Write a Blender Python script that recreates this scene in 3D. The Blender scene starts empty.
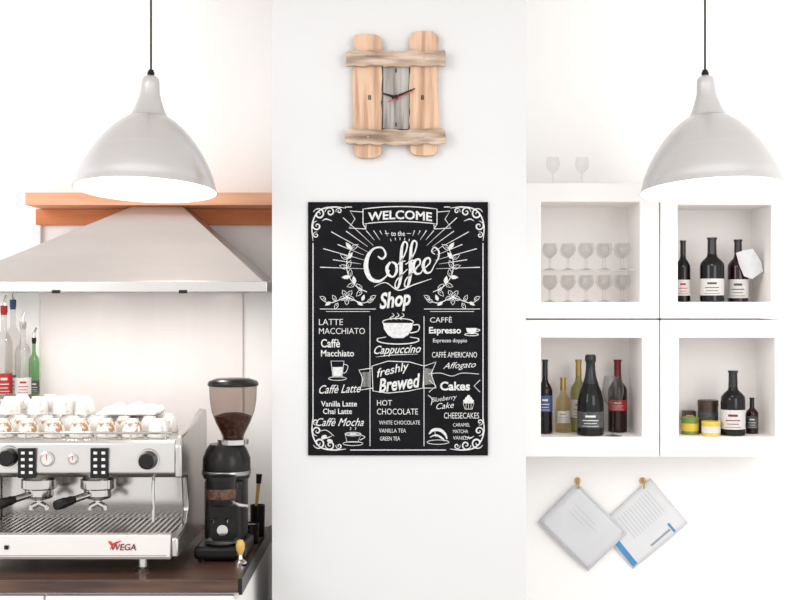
import bpy, math, random, bmesh
from mathutils import Vector, Matrix, noise as mnoise
random.seed(7)
scene = bpy.context.scene
COL = scene.collection
CZ = 1.71; D0 = 4.0; K = 0.003
def S(y): return K*(D0+y)/D0
def W(px, py, y):
    s = S(y); return Vector(((px-400)*s, y, CZ-(py-300)*s))
def X(px, y): return (px-400)*S(y)
def Z(py, y): return CZ-(py-300)*S(y)

# ------------------------------------------------------------------ materials
def mat(name, col, rough=0.5, metal=0.0, col2=None, scale=(20,20,20), bump=0.0, spec=0.5, emis=0.0, detail=3.0, lo=0.35, hi=0.65, coat=0.0):
    m = bpy.data.materials.new(name); m.use_nodes = True
    nt = m.node_tree; b = nt.nodes['Principled BSDF']
    b.inputs['Roughness'].default_value = rough
    b.inputs['Metallic'].default_value = metal
    b.inputs['Specular IOR Level'].default_value = spec
    b.inputs['Coat Weight'].default_value = coat
    tc = nt.nodes.new('ShaderNodeTexCoord'); mp = nt.nodes.new('ShaderNodeMapping')
    mp.inputs['Scale'].default_value = scale
    n = nt.nodes.new('ShaderNodeTexNoise'); n.inputs['Scale'].default_value = 1.0; n.inputs['Detail'].default_value = detail
    r = nt.nodes.new('ShaderNodeValToRGB')
    if col2 is None: col2 = tuple(c*0.96 for c in col)
    r.color_ramp.elements[0].position = lo; r.color_ramp.elements[1].position = hi
    r.color_ramp.elements[0].color = (*col2, 1); r.color_ramp.elements[1].color = (*col, 1)
    nt.links.new(tc.outputs['Object'], mp.inputs['Vector']); nt.links.new(mp.outputs['Vector'], n.inputs['Vector'])
    nt.links.new(n.outputs['Fac'], r.inputs['Fac']); nt.links.new(r.outputs['Color'], b.inputs['Base Color'])
    if bump:
        bp = nt.nodes.new('ShaderNodeBump'); bp.inputs['Strength'].default_value = bump; bp.inputs['Distance'].default_value = 0.002
        nt.links.new(n.outputs['Fac'], bp.inputs['Height']); nt.links.new(bp.outputs['Normal'], b.inputs['Normal'])
    if emis:
        b.inputs['Emission Color'].default_value = (1, .95, .88, 1); b.inputs['Emission Strength'].default_value = emis
    return m
def lin(r, g, b):
    f = lambda c: (c/255/12.92) if c/255 <= .04045 else ((c/255+.055)/1.055)**2.4
    return (f(r), f(g), f(b))
def glass(name, tint=(1,1,1), refl=0.9, dens=.6):
    m = bpy.data.materials.new(name); m.use_nodes = True
    nt = m.node_tree; nt.nodes.clear()
    o = nt.nodes.new('ShaderNodeOutputMaterial'); mx = nt.nodes.new('ShaderNodeMixShader')
    t = nt.nodes.new('ShaderNodeBsdfTransparent'); g = nt.nodes.new('ShaderNodeBsdfGlossy')
    g.inputs['Roughness'].default_value = 0.08; g.inputs['Color'].default_value = (refl,refl,refl,1)
    lw = nt.nodes.new('ShaderNodeLayerWeight'); lw.inputs['Blend'].default_value = .5
    pw = nt.nodes.new('ShaderNodeMath'); pw.operation='POWER'; pw.inputs[1].default_value=3.0
    ns = nt.nodes.new('ShaderNodeTexNoise'); ns.inputs['Scale'].default_value = 8
    r = nt.nodes.new('ShaderNodeValToRGB')
    r.color_ramp.elements[0].color = (*[c*.98 for c in tint], 1); r.color_ramp.elements[1].color = (*tint, 1)
    ma = nt.nodes.new('ShaderNodeMath'); ma.operation = 'MULTIPLY_ADD'; ma.inputs[1].default_value = dens; ma.inputs[2].default_value=.03
    nt.links.new(ns.outputs['Fac'], r.inputs['Fac']); nt.links.new(r.outputs['Color'], t.inputs['Color'])
    nt.links.new(lw.outputs['Facing'], pw.inputs[0]); nt.links.new(pw.outputs[0], ma.inputs[0]); nt.links.new(ma.outputs[0], mx.inputs['Fac'])
    nt.links.new(t.outputs[0], mx.inputs[1]); nt.links.new(g.outputs[0], mx.inputs[2]); nt.links.new(mx.outputs[0], o.inputs['Surface'])
    return m

M = {}
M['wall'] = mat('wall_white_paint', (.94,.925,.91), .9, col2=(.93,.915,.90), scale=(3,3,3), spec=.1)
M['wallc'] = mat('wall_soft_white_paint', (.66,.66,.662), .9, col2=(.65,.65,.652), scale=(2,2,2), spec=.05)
M['floor'] = mat('floor_pale_tile', (.50,.47,.44), .5, scale=(3,3,3))
M['cab'] = mat('white_lacquer', (.86,.845,.835), .45, col2=(.85,.835,.825), scale=(4,4,4), spec=.3)
M['cabin'] = mat('white_lacquer_inside', (.92,.885,.865), .5, col2=(.91,.875,.855), scale=(4,4,4), spec=.2)
M['alu'] = mat('brushed_aluminium', (.66,.65,.65), .30, .88, col2=(.64,.63,.63), scale=(4,4,220))
M['inner'] = mat('glowing_white_enamel', (.95,.94,.92), .5, scale=(5,5,5), emis=.35)  # faint glow put into the enamel, standing in for bulb light
M['bulb'] = mat('frosted_bulb', (1,1,1), .4, scale=(5,5,5), emis=3)
M['black'] = mat('black_plastic', (.010,.009,.009), .28, scale=(30,30,30), spec=.25)
M['cord'] = mat('black_cord', (.03,.03,.03), .7, scale=(90,90,90))
M['steel'] = mat('polished_steel', (.56,.54,.52), .15, 1.0, col2=(.48,.46,.44), scale=(3,30,3))
M['steelw'] = mat('satin_pale_steel', (.60,.58,.565), .27, .95, col2=(.52,.50,.485), scale=(2,60,5))
M['steelp'] = mat('pale_enamelled_steel', (.70,.67,.64), .30, .5, col2=(.66,.63,.60), scale=(3,60,3))
M['steeld'] = mat('dark_steel', (.40,.38,.37), .3, .9, col2=(.28,.27,.26), scale=(10,10,3))  # plain darker steel tone
M['hood'] = mat('warm_white_steel', (.67,.635,.62), .28, .8, col2=(.60,.565,.55), scale=(1.5,8,3))
M['orange'] = mat('orange_pine', lin(220,140,90), .6, col2=lin(204,122,72), scale=(3,30,40), bump=.2)
M['orangel'] = mat('pale_pine', lin(234,176,140), .6, col2=lin(222,158,120), scale=(3,30,40), bump=.2)
M['counter'] = mat('dark_walnut_worktop', lin(92,64,50), .35, col2=lin(54,36,30), scale=(4,50,40), bump=.2)
M['panel'] = mat('glossy_backsplash', (.86,.81,.79), .15, col2=(.80,.75,.73), scale=(6,3,1.2))
M['poster'] = mat('blackboard_vinyl', lin(27,27,30), .85, col2=lin(21,21,24), scale=(12,12,12), spec=.06)
M['chalk'] = mat('chalk_white', (.68,.68,.67), .9, col2=(.52,.52,.52), scale=(160,160,160), spec=.05)
M['wood1'] = mat('weathered_pine', lin(212,180,154), .85, col2=lin(156,118,92), scale=(45,45,3.2), bump=.6, detail=10, lo=.3, hi=.58, spec=.1)
M['wood2'] = mat('grey_driftwood', lin(182,178,172), .85, col2=lin(128,122,118), scale=(60,60,4), bump=.5, detail=10, spec=.1)
M['wood3'] = mat('driftwood_slat', lin(202,182,164), .85, col2=lin(132,110,94), scale=(9,50,60), bump=.8, detail=10, spec=.1)
M['red'] = mat('red_enamel', lin(190,40,36), .4)
M['brass'] = mat('brass', (.60,.42,.18), .3, .9)
M['china'] = mat('white_china', (.82,.79,.76), .2, scale=(9,9,9))
M['chinab'] = mat('patterned_china', (.82,.79,.74), .25, col2=lin(170,132,98), scale=(38,38,38), lo=.40, hi=.47)
M['cloth'] = mat('white_cotton', (.80,.78,.76), .95, scale=(60,60,60), bump=.4)
M['beans'] = mat('roasted_beans', lin(104,60,38), .4, col2=lin(30,16,10), scale=(90,90,90), bump=1)
M['glass'] = glass('clear_glass', (.995,.995,.995), dens=.3)
M['glassg'] = glass('stemware_glass', (.955,.95,.945), dens=.7, refl=.8)
M['smoke'] = glass('smoky_hopper_plastic', (.68,.62,.58), dens=.5, refl=.5)
M['clearb'] = glass('clear_bottle_glass', (.88,.88,.88), dens=.7, refl=.7)
M['amberb'] = glass('amber_bottle_glass', (.80,.55,.30), dens=.6, refl=.7)
M['greenb'] = glass('green_bottle_glass', (.45,.66,.42), dens=.6, refl=.7)
M['wineblk'] = mat('black_glass', (.005,.0045,.005), .10, scale=(9,9,9), spec=.3)
M['winered'] = mat('dark_red_glass', (.018,.004,.004), .1, scale=(9,9,9), spec=.35)
M['winegrn'] = mat('olive_glass', (.26,.24,.08), .1, scale=(9,9,9), coat=.2)
M['winegold'] = glass('pale_gold_glass', (.93,.86,.66), dens=.6)
M['labelw'] = mat('white_label_paper', (.62,.60,.58), .7, scale=(60,60,60))
M['labelk'] = mat('charcoal_label', (.04,.04,.045), .6, col2=(.08,.08,.08), scale=(90,90,90))
M['labelb'] = mat('blue_label', lin(52,74,118), .6)
M['labelr'] = mat('red_label', lin(168,32,32), .5)
M['foilr'] = mat('burgundy_foil', lin(104,18,26), .3, .3)
M['foilk'] = mat('black_foil', (.010,.010,.012), .3, .1)
M['foilg'] = mat('gold_foil', lin(180,150,84), .35, .6)
M['yellow'] = mat('yellow_tin', lin(214,188,66), .35, scale=(40,40,40))
M['green'] = mat('green_tin', lin(112,130,56), .4, scale=(40,40,40))
M['brown'] = mat('brown_tin', lin(62,42,34), .4, scale=(40,40,40))
M['paper'] = mat('white_paper', (.70,.705,.715), .7, col2=(.67,.675,.69), scale=(8,8,8), spec=.2)
M['paper2'] = mat('plastic_sleeve_paper', (.66,.665,.68), .35, col2=(.62,.625,.645), scale=(8,8,8), spec=.4)
M['blue'] = mat('printed_blue', lin(70,140,190), .6)
M['ink'] = mat('pale_print_ink', lin(150,155,168), .8)
M['silver'] = mat('silver_button', (.72,.72,.72), .3, .4)
M['gauge'] = mat('gauge_face', (.68,.66,.63), .4)
M['darkred'] = mat('dark_red_print', lin(122,26,32), .5)
M['handle_y'] = mat('yellow_plastic', lin(204,166,88), .4)

# ------------------------------------------------------------------ mesh builder
def catmull(pts, n=8, closed=False):
    P = [Vector(p) for p in pts]; L = len(P); out = []
    rng = L if closed else L-1
    for i in range(rng):
        if closed: a,b,c,d = P[(i-1)%L],P[i],P[(i+1)%L],P[(i+2)%L]
        else: a,b,c,d = P[max(i-1,0)],P[i],P[i+1],P[min(i+2,L-1)]
        for k in range(n):
            t = k/n
            out.append(.5*((2*b)+(c-a)*t+(2*a-5*b+4*c-d)*t*t+(3*b-a-3*c+d)*t**3))
    if not closed: out.append(P[-1])
    return out
class MB:
    def __init__(s): s.v=[]; s.f=[]; s.m=[]; s.dy=0
    def add(s, V, F, mi=0, M_=None):
        o=len(s.v)
        for p in V:
            p=Vector(p); s.v.append(M_@p if M_ else p)
        for f in F: s.f.append([i+o for i in f]); s.m.append(mi)
        return s
    def box(s,x0,x1,y0,y1,z0,z1,mi=0,M_=None):
        V=[(x0,y0,z0),(x1,y0,z0),(x1,y1,z0),(x0,y1,z0),(x0,y0,z1),(x1,y0,z1),(x1,y1,z1),(x0,y1,z1)]
        return s.add(V,[(0,3,2,1),(4,5,6,7),(0,1,5,4),(1,2,6,5),(2,3,7,6),(3,0,4,7)],mi,M_)
    def lathe(s,prof,c=(0,0,0),n=32,mi=0,M_=None):
        V=[];F=[];c=Vector(c);rings=[]
        for r,z in prof:
            if r<1e-6: rings.append([len(V)]); V.append(Vector((0,0,z)))
            else:
                rings.append(list(range(len(V),len(V)+n)))
                for i in range(n):
                    a=2*math.pi*i/n; V.append(Vector((r*math.cos(a),r*math.sin(a),z)))
        for a,b in zip(rings,rings[1:]):
            for i in range(n):
                j=(i+1)%n
                if len(a)==1 and len(b)==1: continue
                if len(a)==1: F.append((a[0],b[j],b[i]))
                elif len(b)==1: F.append((a[i],a[j],b[0]))
                else: F.append((a[i],a[j],b[j],b[i]))
        if M_: V=[M_@p for p in V]
        return s.add([p+c for p in V],F,mi)
    def tube(s,pts,r,n=10,mi=0,closed=False):
        P=[Vector(p) for p in pts]; L=len(P); R=r if isinstance(r,(list,tuple)) else [r]*L
        V=[];F=[];up=None
        for i in range(L):
            if closed: t=P[(i+1)%L]-P[i-1]
            else: t=P[min(i+1,L-1)]-P[max(i-1,0)]
            t.normalize()
            if up is None:
                up=Vector((0,0,1)) if abs(t.z)<.9 else Vector((1,0,0))
            up=(up-t*up.dot(t)).normalized(); w=t.cross(up)
            for k in range(n):
                a=2*math.pi*k/n; V.append(P[i]+(up*math.cos(a)+w*math.sin(a))*R[i])
        for i in range(L if closed else L-1):
            for k in range(n):
                j=(i+1)%L
                F.append((i*n+k,i*n+(k+1)%n,j*n+(k+1)%n,j*n+k))
        if not closed:
            F.append(tuple(range(n))); F.append(tuple(range((L-1)*n,L*n))[::-1])
        return s.add(V,F,mi)
    def prism(s,poly,a0,a1,axis='y',mi=0,M_=None):
        n=len(poly)
        if axis=='y': V=[(p[0],a0,p[1]) for p in poly]+[(p[0],a1,p[1]) for p in poly]
        elif axis=='x': V=[(a0,p[0],p[1]) for p in poly]+[(a1,p[0],p[1]) for p in poly]
        else: V=[(p[0],p[1],a0) for p in poly]+[(p[0],p[1],a1) for p in poly]
        F=[tuple(range(n)),tuple(range(n,2*n))[::-1]]+[(i,i+n,(i+1)%n+n,(i+1)%n) for i in range(n)]
        return s.add(V,F,mi,M_)
    def nexty(s,y): s.dy+=1; return y-s.dy*1.2e-5
    def stroke(s,pts,w,y,closed=False,smooth=0,ref=None,mi=0):
        if smooth: pts=catmull([(p[0],p[1],p[2] if len(p)>2 else 1) for p in pts],smooth,closed)
        P=[(p[0],p[1]) for p in pts]; Wd=[(p[2] if len(p)>2 else 1)*w for p in pts]
        yy=s.nexty(y); V=[];F=[];L=len(P)
        for i in range(L):
            a=P[i-1] if (closed or i>0) else P[i]; b=P[(i+1)%L] if (closed or i<L-1) else P[i]
            dx,dy=b[0]-a[0],b[1]-a[1]; l=math.hypot(dx,dy) or 1; nx,ny=-dy/l*Wd[i]/2,dx/l*Wd[i]/2
            for sg in (1,-1):
                q=W(P[i][0]+nx*sg,P[i][1]+ny*sg,ref if ref is not None else y); V.append((q.x,yy,q.z))
        for i in range(L if closed else L-1):
            j=(i+1)%L; F.append((2*i,2*i+1,2*j+1,2*j))
        return s.add(V,F,mi)
    def poly(s,pts,y,mi=0):
        yy=s.nexty(y); V=[]
        for p in pts:
            q=W(p[0],p[1],y); V.append((q.x,yy,q.z))
        return s.add(V,[tuple(range(len(V)))],mi)
    def text(s,t,x0,x1,y0,y1,y,shear=0,off=0,rot=0,mi=0,arc=0):
        cu=bpy.data.curves.new('t','FONT'); cu.body=t; cu.shear=shear; cu.offset=off; cu.resolution_u=3
        ob=bpy.data.objects.new('t',cu); COL.objects.link(ob)
        dg=bpy.context.evaluated_depsgraph_get(); me=ob.evaluated_get(dg).to_mesh()
        V=[v.co.copy() for v in me.vertices]; F=[tuple(p.vertices) for p in me.polygons]
        ob.evaluated_get(dg).to_mesh_clear(); bpy.data.objects.remove(ob); bpy.data.curves.remove(cu)
        ax=min(v.x for v in V);bx=max(v.x for v in V);ay=min(v.y for v in V);by=max(v.y for v in V)
        yy=s.nexty(y); out=[]; cx,cy=(x0+x1)/2,(y0+y1)/2; c,sn=math.cos(rot),math.sin(rot)
        for v in V:
            u=(v.x-ax)/(bx-ax); px=x0+u*(x1-x0); py=y1-(v.y-ay)/(by-ay)*(y1-y0)
            py-=arc*(1-(2*u-1)**2)
            dx,dy=px-cx,py-cy; q=W(cx+dx*c-dy*sn,cy+dx*sn+dy*c,y); out.append((q.x,yy,q.z))
        return s.add(out,F,mi)
    def obj(s,name,mats,parent=None,smooth=35,bevel=0,label=None,cat=None,group=None,kind=None):
        if not isinstance(mats,(list,tuple)): mats=[mats]
        if parent is None:
            xs=[v.x for v in s.v];ys=[v.y for v in s.v];zs=[v.z for v in s.v]
            o=Vector(((min(xs)+max(xs))/2,(min(ys)+max(ys))/2,min(zs)))
        else:
            o=Vector((0,0,0)); p=parent
            while p: o+=p.location; p=p.parent
        me=bpy.data.meshes.new(name); me.from_pydata([v-o for v in s.v],[],s.f)
        for k in mats: me.materials.append(M[k])
        for p,i in zip(me.polygons,s.m): p.material_index=i; p.use_smooth=bool(smooth)
        me.update()
        if smooth: me.set_sharp_from_angle(angle=math.radians(smooth))
        ob=bpy.data.objects.new(name,me); COL.objects.link(ob)
        if parent: ob.parent=parent
        else: ob.location=o
        if bevel:
            b=ob.modifiers.new('bev','BEVEL'); b.width=bevel; b.segments=3; b.limit_method='ANGLE'; b.angle_limit=math.radians(40)
        tag(ob,label,cat,group,kind); return ob
def tag(ob,label=None,cat=None,group=None,kind=None):
    if label: ob['label']=label
    if cat: ob['category']=cat
    if group: ob['group']=group
    if kind: ob['kind']=kind
def root(name,loc,label,cat,group=None):
    e=bpy.data.objects.new(name,None); e.location=loc; e.empty_display_size=.02; COL.objects.link(e); tag(e,label,cat,group); return e
def dup(r,loc,rz=0,label=None):
    n=r.copy(); n.location=loc; n.rotation_euler=(0,0,rz); COL.objects.link(n)
    if label: n['label']=label
    for c in list(r.children):
        k=c.copy(); k.parent=n; COL.objects.link(k)
        for g in list(c.children):
            h=g.copy(); h.parent=k; COL.objects.link(h)
    return n
RX=lambda d: Matrix.Rotation(math.radians(d),4,'X')
def st(mb,name,m):
    o=mb.obj(name,m,smooth=0); o['kind']='structure'; return o

# ------------------------------------------------------------------ room
WB=.45
st(MB().box(-2.2,2.2,WB,WB+.1,0,2.85),'wall_back','wall')
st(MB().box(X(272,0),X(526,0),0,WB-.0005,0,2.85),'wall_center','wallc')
st(MB().box(-2.2,2.2,-4.8,WB+.1,-.1,0),'floor','floor')
st(MB().box(-2.2,2.2,-1.0,WB+.1,2.85,2.95),'ceiling','wall')

# ------------------------------------------------------------------ pendant lamps
def lamp(px,pyc,rollY,label):
    y=-.2; s=S(y)
    a=W(px,72,y)
    r=root('pendant_lamp',a,label,'lamp','pendant lamps over the bar')
    prof=[(4.5,4),(7.5,6),(8.8,9),(9.2,14),(9.8,22),(12,30),(15.5,39),(18,44),(19.5,46)]
    P=[(p*s,-q*s) for p,q in prof]
    MB().lathe([(0,-4*s)]+P,c=a,n=40).obj('lamp_socket_cover','alu',r)
    body=[(20.5,46.5),(24,48.5),(33.5,56),(43.5,66.5),(53,79.5),(60.5,92.5),(66,105),(68.6,114),(71,120)]
    body=[(p.x,p.y) for p in catmull([(a_,b_,0) for a_,b_ in body],4)]
    mb=MB(); mb.lathe([(p*s,-q*s) for p,q in body],c=a,n=64,mi=0)
    inn=[(p-1.0,q) for p,q in body]
    mb.lathe([(71*s,-120*s),(70*s,-120*s)],c=a,n=64,mi=0)
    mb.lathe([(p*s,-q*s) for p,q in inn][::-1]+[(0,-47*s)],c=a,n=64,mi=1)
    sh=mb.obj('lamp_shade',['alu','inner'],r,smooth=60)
    MB().lathe([(0,2*s),(2.5*s,2*s),(3.6*s,-1*s),(3.8*s,-4.5*s),(0,-5*s)],c=a,n=20).obj('cord_grip','black',r)
    MB().lathe([(0,-52*s),(5*s,-56*s),(10*s,-68*s),(12*s,-80*s),(9*s,-92*s),(0,-97*s)],c=a,n=24).obj('light_bulb','bulb',r)
    for c in r.children:
        c.rotation_euler=(math.radians(-6.0),math.radians(rollY),0)
    top=2.85-a.z
    MB().tube([a+Vector((0,0,0)),a+Vector((0,0,top-.02))],.0032,10).obj('cord','cord',r)
    MB().lathe([(0,top),(.05,top),(.045,top-.025),(0,top-.03)],c=a,n=32).obj('ceiling_canopy','alu',r)
    L=bpy.data.lights.new('bulb_light','POINT'); L.energy=1.5; L.shadow_soft_size=.04; L.color=(1,.93,.84)
    lo=bpy.data.objects.new('bulb_light',L); lo.parent=r; lo.location=(0,0,-.31); COL.objects.link(lo)
lamp(151,0,1.5,'brushed aluminium bell pendant lamp above the extractor hood')
lamp(705,0,-2.0,'brushed aluminium bell pendant lamp before the white cube shelves')

# ------------------------------------------------------------------ left bay : shelf, hood, backsplash
r=root('wooden_shelf',(X(150,.4),.44,Z(205,.25)),'orange pine shelf board with apron above the hood','shelf')
zb=Z(205,.25)
MB().box(X(25,.25),-.3845,.25,WB-.001,zb,zb+.04).obj('board','orangel',r,bevel=.002)
MB().box(X(36,.43),-.3845,.425,WB-.001,Z(225,.43),zb-.0005).obj('apron','orange',r,bevel=.002)
MB().box(X(36,.43),X(41,.43),.425,WB-.001,Z(252,.43),Z(225,.43)-.0005).obj('bracket','cab',r,bevel=.002,label='white bracket strip')

hr=root('extractor_hood',(-.76,.2,1.734),'warm white steel pyramid extractor hood over the coffee machine','extractor hood')
zl0,zl1=Z(292,0),Z(281.5,0)
xr=X(267,0); xl=-1.36; zt=zb-.001
mb=MB()
tx0,tx1,ty0=X(133,.28),X(182,.28),.28
V=[(xl,.004,zl1),(xr-.01,.004,zl1),(xr-.01,.42,zl1),(xl,.42,zl1),(tx0,ty0,zt),(tx1,ty0,zt),(tx1,.42,zt),(tx0,.42,zt)]
mb.add(V,[(0,1,5,4),(1,2,6,5),(2,3,7,6),(3,0,4,7),(4,5,6,7),(3,2,1,0)])
mb.obj('canopy','hood',hr,smooth=0,bevel=.003)
mb=MB(); t=.012
mb.box(xl,xr,0,t,zl0,zl1).box(xl,xr,.42-t,.42,zl0,zl1).box(xl,xl+t,t,.42-t,zl0,zl1).box(xr-t,xr,t,.42-t,zl0,zl1)
mb.obj('rim','steelw',hr,smooth=0,bevel=.002)
mb=MB(); mb.box(xl+t+.002,xr-t-.002,t+.002,.42-t-.002,zl0+.008,zl0+.014)
mb.obj('grease_filter','steeld',hr,smooth=0)
for px in (56,183):
    p=W(px,291.5,-.002); MB().box(p.x-.012,p.x+.012,-.006,.0,zl0-.004,zl0+.006).obj('clip','black',hr,bevel=.001)
for lx in (-1.05,-.62):  # lamps added under the hood to brighten backsplash and machine
    MB().lathe([(0,zl0+.002),(.03,zl0+.002),(.034,zl0+.0078),(0,zl0+.0078)],c=(lx,.14,0),n=28).obj('added_hood_light','bulb',hr)
    l=bpy.data.lights.new('added_hood_light','AREA'); l.shape='DISK'; l.size=.09; l.energy=1.0; l.color=(1,.94,.88)
    o=bpy.data.objects.new('added_hood_spot',l); o.parent=hr; o.location=Vector((lx,.14,zl0-.004))-hr.location; COL.objects.link(o)

mb=MB().box(X(40,.44),X(243,.44),.438,WB-.001,.96,Z(289,.44))
mb.obj('backsplash_panel','panel',bevel=.003,label='glossy white backsplash panel on the wall behind the coffee machine',cat='backsplash')

# ------------------------------------------------------------------ counter
ZC=Z(580,-.4); XE=-.43
mb=MB().box(-2.0,XE-.006,-.4,WB-.001,ZC-.035,ZC).obj('worktop','counter',bevel=.002,label='dark walnut worktop carrying the coffee machine',cat='worktop')
mb=MB().box(XE-.0058,XE+.004,-.402,WB-.001,ZC-.04,ZC+.004).obj('edge_trim','black',bevel=.001,label='black end trim strip along the walnut worktop',cat='edge trim')
cb=root('base_cabinet',(-1.2,0,0),'white lacquered base cabinet under the walnut worktop','cabinet')
MB().box(-2.0,XE-.01,-.37,WB-.001,0,ZC-.0405).obj('cabinet_body','cab',cb,smooth=0)
for i in range(3):
    a=-1.99+i*.515; MB().box(a,a+.51,-.392,-.3705,.08,ZC-.045).obj('door','cab',cb,smooth=0,bevel=.003)

# ------------------------------------------------------------------ espresso machine
x0,x1=-1.206,-.612
er=root('espresso_machine',((x0+x1)/2,-.05,ZC),'silver two-group espresso machine with cups on top, on worktop','espresso machine')
yf=-.25
zp0,zp1=Z(479,yf),Z(440,yf)
ztop=zp1
mb=MB()
mb.prism([(-.215,zp0),(-.24,zp0+.004),(-.255,zp0+.018),(-.25,zp1-.010),(-.24,ztop),(.20,ztop),(.20,zp0)],x0+.02,x1-.02,'x')
mb.obj('upper_housing','steelw',er,bevel=.003)
MB().box(x0+.02,x1-.02,-.03,.2,ZC+.04,zp0-.001).obj('rear_splash','steel',er,bevel=.003)
prof=[(-.325,ZC+.045),(-.325,ZC+.10),(-.16,ZC+.112),(-.13,ZC+.15),(-.16,zp0-.005),(-.262,zp0+.005),(-.266,zp1-.015),(-.245,ztop+.012),(.0,ztop+.03),(.17,ztop+.055),(.215,ztop+.05),(.23,ztop),(.23,ZC+.04)]
for a,b in ((x0,x0+.0195),(x1-.0195,x1)):
    MB().prism(prof,a,b,'x').obj('side_panel','steelw',er,bevel=.006)
ztr=Z(534,-.33)
mb=MB().prism([(-.33,ZC+.042),(-.335,ZC+.05),(-.33,ztr-.004),(-.322,ztr),(-.306,ztr),(-.306,ztr-.03),(-.03,ztr-.03),(-.03,ZC+.042)],x0+.0198,x1-.0198,'x')
mb.obj('drip_tray','steelp',er,bevel=.002)
mb=MB()
n=34
for i in range(n):
    xx=x0+.03+(x1-x0-.06)*i/(n-1); mb.box(xx-.003,xx+.003,-.300,-.04,ztr-.010,ztr-.004)
mb.box(x0+.024,x1-.024,-.304,-.296,ztr-.012,ztr-.002).box(x0+.024,x1-.024,-.045,-.037,ztr-.012,ztr-.002)
mb.obj('drip_grille','steel',er,smooth=0)
for fx in (x0+.06,X(142,-.3)):
    for fy in (-.285,.16):
        MB().lathe([(0,ZC),(.02,ZC),(.022,ZC+.008),(.014,ZC+.014),(.013,ZC+.042),(0,ZC+.042)],c=(fx,fy,0),n=20).obj('foot','steel',er)
mb=MB()
zr=ztop+.018
mb.tube([(x0+.03,-.235,zr),(x1-.03,-.235,zr)],.0035,8)
for i in range(6):
    xx=x0+.05+(x1-x0-.1)*i/5; mb.tube([(xx,-.235,ztop-.002),(xx,-.235,zr)],.0028,8)
mb.obj('cup_rail','steel',er)
FY=-.252
for px,py in ((7,458),(147,461)):
    c=W(px,py,FY-.02)
    prof=[(0,.034),(.018,.034),(.022,.030),(.024,.012),(.026,.006),(.026,0),(0,0)]
    MB().lathe(prof,c=(c.x,FY-.003,c.z),n=28,M_=RX(90)).obj('steam_knob','black',er)
    MB().lathe([(0,.004),(.031,.004),(.033,0),(0,0)],c=(c.x,FY+.001,c.z),n=32,M_=RX(90)).obj('knob_collar','steel',er)
for px in (27,99.5):
    a=W(px-9,448,FY-.006); b=W(px+9,478,FY-.006)
    bp=MB().box(a.x,b.x,FY-.01,FY+.002,b.z,a.z).obj('button_pad','black',er,bevel=.002)
    for i in range(2):
        for j in range(4):
            c=W(px-4+8*i,453+6.5*j,FY-.01); w=.0052
            MB().box(c.x-w,c.x+w,FY-.0135,FY-.0102,c.z-.004,c.z+.004).obj('button','silver',bp,bevel=.001)
for px,rad in ((47,.021),(73,.015)):
    c=W(px,459,FY)
    g=MB().lathe([(0,.003),(rad-.004,.003),(rad-.004,.008),(rad,.007),(rad,0),(0,0)],c=(c.x,FY-.001,c.z),n=32,M_=RX(90)).obj('pressure_gauge','steel',er)
    MB().lathe([(0,.0036),(rad-.0045,.0036)],c=(c.x,FY-.001,c.z),n=32,M_=RX(90)).obj('dial','gauge',g)
    MB().box(c.x-.001,c.x+.0008,FY-.006,FY-.005,c.z-.002,c.z+rad*.6).obj('needle','red',g,smooth=0)
for px in (37,96):
    cx=X(px,-.2); cy=-.175
    MB().lathe([(0,zp0+.002),(.040,zp0+.002),(.044,zp0-.006),(.050,zp0-.010),(.050,zp0-.034),(.045,zp0-.038),(0,zp0-.038)],c=(cx,cy,0),n=36).obj('group_head','steel',er)
    mb=MB().lathe([(0,zp0-.0382),(.040,zp0-.0382),(.041,zp0-.056),(.036,zp0-.064),(.018,zp0-.070),(0,zp0-.071)],c=(cx,cy,0),n=36)
    for sg in (-1,1):
        mb.tube(catmull([(cx,cy,zp0-.066),(cx,cy,zp0-.078),(cx+sg*.018,cy-.002,zp0-.088),(cx+sg*.021,cy-.002,zp0-.098)],5),.0085,10)
    h0=Vector((cx-.018,cy-.032,zp0-.05)); d=Vector((-.58,-.78,-.14)).normalized()
    mb.tube([h0,h0+d*.055],.010,12)
    pf=mb.obj('portafilter','steel',er)
    MB().tube(catmull([h0+d*.055,h0+d*.064,h0+d*.088,h0+d*.112,h0+d*.119],4),[.011]*4+[.013]*4+[.015]*4+[.014]*4+[.006],14).obj('handle','black',pf)
for px in (154,-14):
    c=W(px,482,-.22)
    MB().tube(catmull([(c.x,-.22,zp0+.01),(c.x,-.235,zp0-.03),(c.x+.004,-.25,zp0-.08),(c.x+.004,-.255,ztr+.02)],6),.0045,10).obj('steam_wand','steel',er)
mb=MB(); yy=-.3365
mb.text('WEGA',111,136,544,550.5,yy,shear=.15,off=.012,mi=0)
mb.stroke([(108,541,.3),(112,545,1),(116,543,1),(121,541,.3)],2.2,yy,smooth=4,mi=1)
mb.stroke([(110,550,.3),(112,545,1),(110,541,.3)],1.6,yy,smooth=4,mi=1)
mb.obj('lettering',['darkred','red'],er,smooth=0)
MB().box(X(5,-.33),X(9,-.33),-.338,-.333,Z(549,-.33),Z(545,-.33)).obj('power_switch','black',er)
mb=MB(); mb.box(x0+.03,x1-.03,-.332-.004,-.3345+.002,Z(555.5,-.33),Z(554.8,-.33)); mb.obj('seam_line','steeld',er,smooth=0)

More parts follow.
